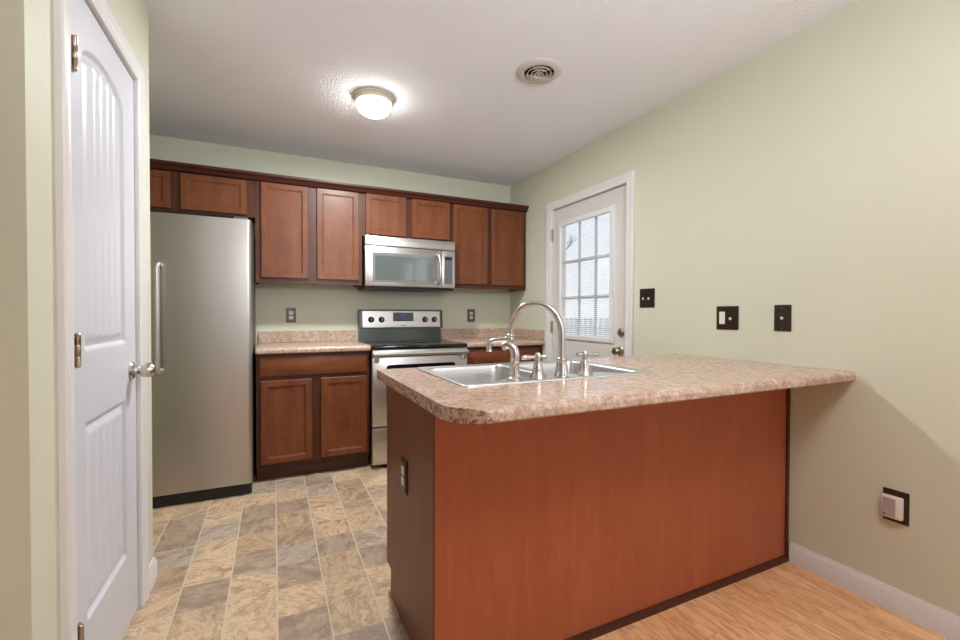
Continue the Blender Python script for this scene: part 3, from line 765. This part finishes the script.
# ------------------------------------------------------------------ sink
def sink():
    b = bm_new(); z = .914
    def sd_poly(px, py, P, r):
        # signed distance (negative inside) to polygon, rounded by r
        d = 1e9; s = 1; n = len(P); j = n-1
        for i in range(n):
            ex, ey = P[j][0]-P[i][0], P[j][1]-P[i][1]; wx, wy = px-P[i][0], py-P[i][1]
            q = max(0, min(1, (wx*ex+wy*ey)/(ex*ex+ey*ey))); bx, by = wx-ex*q, wy-ey*q; d = min(d, bx*bx+by*by)
            c1, c2, c3 = py >= P[i][1], py < P[j][1], ex*wy > ey*wx
            if (c1 and c2 and c3) or (not c1 and not c2 and not c3): s = -s
            j = i
        return s*math.sqrt(d)-r
    r = .035
    L = [(SX0+.028+r, SY0+.036+r), (SX0+.115, SY0+.036+r), (SX0+.200, SY0+.100+r), (.940-r, SY0+.100+r), (.940-r, SY1-.030-r), (SX0+.028+r, SY1-.030-r)]
    Rr = [(.985+r, SY0+.100+r), (SX1-.200, SY0+.100+r), (SX1-.115, SY0+.036+r), (SX1-.028-r, SY0+.036+r), (SX1-.028-r, SY1-.030-r), (.985+r, SY1-.030-r)]
    def rounded(P, rad, n=7):
        # convex/concave corner rounding of the outline P grown outwards by r
        out = []; m_ = len(P)
        for i in range(m_):
            a_, c_, d_ = Vector(P[i-1]), Vector(P[i]), Vector(P[(i+1) % m_])
            u_ = (a_-c_).normalized(); w_ = (d_-c_).normalized(); ang = u_.angle(w_); t_ = min(rad/math.tan(ang/2), .45*min((a_-c_).length, (d_-c_).length))
            p0, p2 = c_+u_*t_, c_+w_*t_
            for k in range(n+1):
                q = k/n; out.append(p0*(1-q)**2+c_*2*q*(1-q)+p2*q*q)
        return out
    def offset(P, o_):
        res = []; m_ = len(P)
        for i in range(m_):
            t_ = (P[(i+1) % m_]-P[i-1]).normalized(); res.append(P[i]+Vector((-t_.y, t_.x))*o_)
        return res
    A0, A1, B0, B1 = SX0+.028, .940, SY0+.036, SY1-.030
    Lo = [(A0, B0), (SX0+.130, B0), (SX0+.205, SY0+.098), (A1, SY0+.098), (A1, B1), (A0, B1)]
    D0, D1 = .985, SX1-.028
    Ro = [(D0, SY0+.098), (SX1-.205, SY0+.098), (SX1-.130, B0), (D1, B0), (D1, B1), (D0, B1)]
    b.free(); b = bm_new(); zd = z+.0034
    edges = []
    for P in (Lo, Ro):
        O_ = rounded(P, .05); prev = None
        for off, dz in ((0, 0), (.003, -.001), (.006, -.004), (.009, -.012), (.013, -.05), (.017, -.12), (.022, -.143), (.030, -.154), (.042, -.158)):
            ring = [b.verts.new((p.x, p.y, zd+dz)) for p in offset(O_, off)]
            if prev:
                for k in range(len(ring)): b.faces.new((prev[k], prev[(k+1) % len(ring)], ring[(k+1) % len(ring)], ring[k]))
            else:
                for k in range(len(ring)): edges.append(b.edges.get((ring[k], ring[(k+1) % len(ring)])) or b.edges.new((ring[k], ring[(k+1) % len(ring)])))
            prev = ring
        b.faces.new(prev)
    # outer rim, rolled edge
    O_ = rounded([(SX0, SY0), (SX1, SY0), (SX1, SY1), (SX0, SY1)], .025); prev = None
    for off, dz in ((0, -.0030), (.0005, .0000), (.003, .0020), (.007, .0022), (.011, .0004), (.014, 0)):
        ring = [b.verts.new((p.x, p.y, zd+dz)) for p in offset(O_, off)]
        if prev:
            for k in range(len(ring)): b.faces.new((prev[k], prev[(k+1) % len(ring)], ring[(k+1) % len(ring)], ring[k]))
        prev = ring
    edges += [b.edges.get((prev[k], prev[(k+1) % len(prev)])) for k in range(len(prev))]
    bmesh.ops.triangle_fill(b, edges=edges, use_beauty=True, use_dissolve=False)
    bmesh.ops.recalc_face_normals(b, faces=list(b.faces))
    t = thing('sink', 'stainless steel double bowl drop-in sink in the peninsula countertop', 'sink', ((SX0+SX1)/2, (SY0+SY1)/2, z-.17))
    o = obj('basin', b, 'sink_steel', t, 60, flip=False)
    for cx in (.755, 1.17):
        b = bm_new(); lathe(b, [(0, .7605), (.030, .7605), (.036, .762), (.044, .7625), (.046, .760)], (cx, 1.58, 0), 'z', 28); obj('drain', b, 'chrome', t)
sink()
ZD = .9180   # deck height
def faucet():
    BX, BY = .962, 1.330
    t = thing('faucet', 'brushed nickel gooseneck faucet with two lever handles behind the sink bowls', 'faucet', (BX, BY, ZD))
    d = Vector((-.75, .66, 0)).normalized(); o = Vector((BX, BY, 0))
    b = bm_new()
    lathe(b, [(0, ZD), (.027, ZD), (.0285, ZD+.004), (.026, ZD+.010), (.023, ZD+.022), (.0195, ZD+.045), (.0175, ZD+.060), (.0185, ZD+.064), (.0175, ZD+.068), (.0125, ZD+.072), (.012, ZD+.09)], (BX, BY, 0), 'z', 28)
    P = [(0, ZD+.07), (0, 1.00), (0, 1.055), (.001, 1.085), (.009, 1.125), (.028, 1.155), (.060, 1.180), (.100, 1.188), (.140, 1.180), (.170, 1.152), (.186, 1.120), (.192, 1.085), (.193, 1.066)]
    path = smooth_path([o+d*r_+Vector((0, 0, z_)) for r_, z_ in P], 6); tube(b, path, [.0122-.002*i/len(path) for i in range(len(path))], 18)
    obj('spout', b, 'nickel', t)
    b = bm_new(); e = o+d*.193
    lathe(b, [(0, 1.040), (.011, 1.041), (.0145, 1.048), (.0150, 1.056), (.0130, 1.062), (.0145, 1.066), (.0135, 1.071), (.0100, 1.074), (0, 1.074)], e, 'z', 20)
    Q = [(.193, 1.055), (.215, 1.053), (.245, 1.050), (.268, 1.044), (.279, 1.026), (.277, 1.004)]
    tube(b, smooth_path([o+d*r_+Vector((0, 0, z_)) for r_, z_ in Q], 6), [.0100]*6+[.0085]*12+[.0105]*12+[.0125], 14)
    obj('spout_tip', b, 'nickel', t)
    for sx_, hx in ((-1, BX-.104), (1, BX+.105)):
        b = bm_new()
        lathe(b, [(0, ZD), (.030, ZD), (.031, ZD+.004), (.028, ZD+.010), (.0215, ZD+.018), (.0175, ZD+.040), (.0160, ZD+.046), (.0110, ZD+.054), (.0100, ZD+.064), (.0120, ZD+.069), (.0135, ZD+.078), (.0120, ZD+.087), (.007, ZD+.093), (0, ZD+.094)], (hx, BY, 0), 'z', 26)
        h = obj('handle', b, 'nickel', t)
        b = bm_new(); zc = ZD+.078
        dd = Vector((sx_, -.05 if sx_ > 0 else .05, .0)); dd.normalize(); c = Vector((hx, BY, zc))
        S_ = [(-.034, .004), (-.032, .0085), (-.024, .0078), (-.016, .0055), (0, .006), (.018, .006), (.030, .0078), (.045, .0100), (.056, .0098), (.064, .0070), (.067, .002)]
        tube(b, [c+dd*s_+Vector((0, 0, -.02*max(0, s_))) for s_, _ in S_], [q for _, q in S_], 14); obj('lever', b, 'nickel', h)
    return t
faucet()
def sprayer():
    SX, SY = .762, 1.330
    t = thing('side_sprayer', 'brushed nickel curved side sprayer, leftmost fitting on the sink', 'sprayer', (SX, SY, ZD))
    d = Vector((-.75, .66, 0)).normalized(); o = Vector((SX, SY, 0))
    b = bm_new(); lathe(b, [(0, ZD), (.026, ZD), (.027, ZD+.003), (.024, ZD+.007), (.0175, ZD+.012), (.0165, ZD+.030), (.017, ZD+.058), (.0185, ZD+.062), (.017, ZD+.066)], (SX, SY, 0), 'z', 26); obj('holder', b, 'nickel', t)
    b = bm_new(); P = [(0, ZD+.06), (-.001, .992), (-.001, 1.010), (.004, 1.027), (.018, 1.039), (.033, 1.039), (.044, 1.031)]
    path = smooth_path([o+d*r_+Vector((0, 0, z_)) for r_, z_ in P], 6); n = len(path)
    tube(b, path, [.0150+.0015*math.sin(i/n*6) for i in range(n)], 18); obj('spray_head', b, 'nickel', t)
sprayer()

# ------------------------------------------------------------------ wall plates
def plate(name, label, cat, ax, pos, c, z, wd, ht, mat, inserts, toward=-1, group=None):
    """ax 'x': plate on a plane x=pos, width along y; ax 'y': plane y=pos, width along x. inserts: list of (kind, offset)"""
    def B(bm, a0, a1, c0, c1, d0, d1, bev=0):
        lo, hi = sorted((pos+toward*d0, pos+toward*d1))
        if ax == 'x': box(bm, lo, hi, a0, a1, c0, c1, bev)
        else: box(bm, a0, a1, lo, hi, c0, c1, bev)
    loc = (pos+toward*.003, c, z-ht/2) if ax == 'x' else (c, pos+toward*.003, z-ht/2)
    t = thing(name, label, cat, loc, group)
    b = bm_new(); B(b, c-wd/2, c+wd/2, z-ht/2, z+ht/2, .0005, .005, .0015); B(b, c-wd/2+.007, c+wd/2-.007, z-ht/2+.007, z+ht/2-.007, .004, .0075, .0015)
    obj('cover_plate', b, mat, t)
    for kind, off in inserts:
        q = c+off
        if kind == 'toggle':
            b = bm_new(); B(b, q-.006, q+.006, z-.013, z+.013, .0072, .0085); obj('switch_slot', b, 'black_plastic', t)
            b = bm_new(); B(b, q-.0045, q+.0045, z-.011, z+.004, .0086, .020, .002); obj('toggle', b, 'outlet_white', t)
        elif kind == 'decora':
            b = bm_new(); B(b, q-.0165, q+.0165, z-.033, z+.033, .0072, .0095, .001); o_ = obj('rocker', b, 'outlet_white', t)
        elif kind == 'duplex':
            for s in (-1, 1):
                b = bm_new(); B(b, q-.016, q+.016, z+s*.0195-.014, z+s*.0195+.014, .0072, .0095, .002); o_ = obj('receptacle', b, 'outlet_white', t)
                b = bm_new(); B(b, q-.007, q-.005, z+s*.0195-.004, z+s*.0195+.005, .0094, .0098); B(b, q+.005, q+.007, z+s*.0195-.004, z+s*.0195+.005, .0094, .0098); B(b, q-.002, q+.002, z+s*.0195-.010, z+s*.0195-.006, .0094, .0098)
                obj('slots', b, 'black_plastic', o_)
        elif kind == 'jack':
            b = bm_new(); B(b, q-.013, q+.013, z-.030, z+.030, .0072, .0085); obj('jack_insert', b, 'black_plastic', t)
            b = bm_new(); B(b, q-.006, q+.006, z-.006, z+.006, .0084, .012, .001); obj('jack', b, 'outlet_white', t)
            for s in (-1, 1):
                b = bm_new()
                A = (Vector((0, 1, 0)), Vector((0, 0, 1)), Vector((toward, 0, 0)))
                lathe(b, [(0, .0072), (.0035, .0072), (.003, .0088), (0, .009)], (pos, q, z+s*.048), A, 10); obj('screw', b, 'bronze', t)
    return t
plate('light_switch', 'dark bronze double toggle switch plate beside the back door', 'light switch', 'x', XR, 2.084, 1.253, .122, .122, 'plate_bronze', [('toggle', .023), ('toggle', -.023)])
plate('light_switch', 'dark bronze switch plate with rectangular rocker and toggle above the peninsula', 'light switch', 'x', XR, 1.533, 1.131, .122, .124, 'plate_bronze', [('decora', .026), ('toggle', -.024)])
plate('wall_jack', 'dark bronze single jack plate above the peninsula end', 'wall plate', 'x', XR, 1.255, 1.133, .076, .124, 'plate_bronze', [('jack', 0)])
plate('wall_outlet', 'dark bronze outlet plate low on the right wall with a white device plugged in', 'outlet', 'x', XR, .831, .410, .079, .124, 'plate_bronze', [('duplex', 0)])
plate('wall_outlet', 'grey outlet plate on back wall between refrigerator and range', 'outlet', 'y', YB, .128, 1.134, .075, .120, 'plate_grey', [('duplex', 0)])
plate('wall_outlet', 'grey outlet plate on back wall right of the range', 'outlet', 'y', YB, 1.739, 1.133, .080, .124, 'plate_grey', [('duplex', 0)])
plate('wall_outlet', 'black outlet plate on the narrow end panel of the peninsula', 'outlet', 'x', PX0, 1.543, .563, .076, .120, 'plate_bronze', [('duplex', 0)])
# plug-in device
t = thing('plug_in_device', 'small white plug-in air freshener in the low outlet on the right wall', 'plug-in device', (XR-.03, .838, .37))
b = bm_new(); box(b, XR-.030, XR-.0101, .803, .868, .366, .452, .006, 3); bd = obj('housing', b, 'device_white', t)
b = bm_new(); box(b, XR-.0325, XR-.0295, .822, .861, .373, .444, .0015); obj('front_cover', b, 'device_grey', t)
b = bm_new(); lathe(b, [(0, .035), (.0035, .034), (.004, .032)], (XR, .855, .381), (Vector((0, 1, 0)), Vector((0, 0, 1)), Vector((-1, 0, 0))), 12); obj('indicator_light', b, 'blue_led', t)

# ------------------------------------------------------------------ ceiling fixtures
LX, LY = .545, 2.645
t = thing('ceiling_light', 'round frosted glass flush dome light glowing on the kitchen ceiling', 'ceiling light', (LX, LY, CEIL-.14))
b = bm_new(); lathe(b, [(0, CEIL-.0005), (.116, CEIL-.0005), (.120, CEIL-.006), (.120, CEIL-.014), (.115, CEIL-.018), (.113, CEIL-.021), (.114, CEIL-.029), (.109, CEIL-.036), (.101, CEIL-.040), (.097, CEIL-.038)], (LX, LY, 0), 'z', 48); obj('rim', b, 'lamp_rim', t)
b = bm_new(); pr = [(.100*math.cos(a)**.62, CEIL-.038-.070*math.sin(a)) for a in [PI/2*k/16 for k in range(16)]]+[(0, CEIL-.108)]
lathe(b, pr, (LX, LY, 0), 'z', 48); obj('glass_dome', b, 'lamp_glass', t)
b = bm_new(); lathe(b, [(0, CEIL-.107), (.011, CEIL-.108), (.012, CEIL-.111), (.008, CEIL-.114), (.005, CEIL-.118), (0, CEIL-.119)], (LX, LY, 0), 'z', 20); obj('finial', b, 'bronze', t)
ld = bpy.data.lights.new('dome_bulbs', 'AREA'); ld.shape = 'DISK'; ld.size = .17; ld.energy = LAMP_W; ld.color = (.94, .98, 1)
lo_ = bpy.data.objects.new('dome_bulbs', ld); C.objects.link(lo_); lo_.parent = t; lo_.location = (0, 0, .14-.045)
VX, VY = 1.28, 1.985
t = thing('ceiling_vent', 'round white ceiling air vent with concentric rings', 'vent', (VX, VY, CEIL-.02))
b = bm_new(); lathe(b, [(.078, CEIL-.004), (.080, CEIL-.014), (.090, CEIL-.017), (.112, CEIL-.010), (.122, CEIL-.004), (.123, CEIL-.0005)], (VX, VY, 0), 'z', 48); obj('flange', b, 'vent_white', t)
for r_, dz in ((.060, .002), (.040, .005), (.021, .008)):
    b = bm_new(); lathe(b, [(r_-.002, CEIL-.005-dz), (r_, CEIL-.014-dz), (r_+.006, CEIL-.018-dz), (r_+.007, CEIL-.0165-dz), (r_+.002, CEIL-.0125-dz), (r_, CEIL-.005-dz), (r_-.002, CEIL-.005-dz)], (VX, VY, 0), 'z', 40); obj('ring', b, 'vent_white', t)
b = bm_new(); lathe(b, [(0, CEIL-.020), (.010, CEIL-.022), (.012, CEIL-.018), (.010, CEIL-.004), (0, CEIL-.003)], (VX, VY, 0), 'z', 20)
for k in range(2):
    a = .6+k*PI/2; dx, dy = math.cos(a), math.sin(a); tube(b, [(VX-dx*.079, VY-dy*.079, CEIL-.008), (VX+dx*.079, VY+dy*.079, CEIL-.008)], .0025, 8)
obj('hub', b, 'vent_white', t)
b = bm_new(); lathe(b, [(0, CEIL-.001), (.079, CEIL-.001), (.079, CEIL-.0005), (0, CEIL-.0005)], (VX, VY, 0), 'z', 40); obj('duct_shade', b, 'duct_dark', t)  # flat disc; the shade inside the duct is put into its dark colour
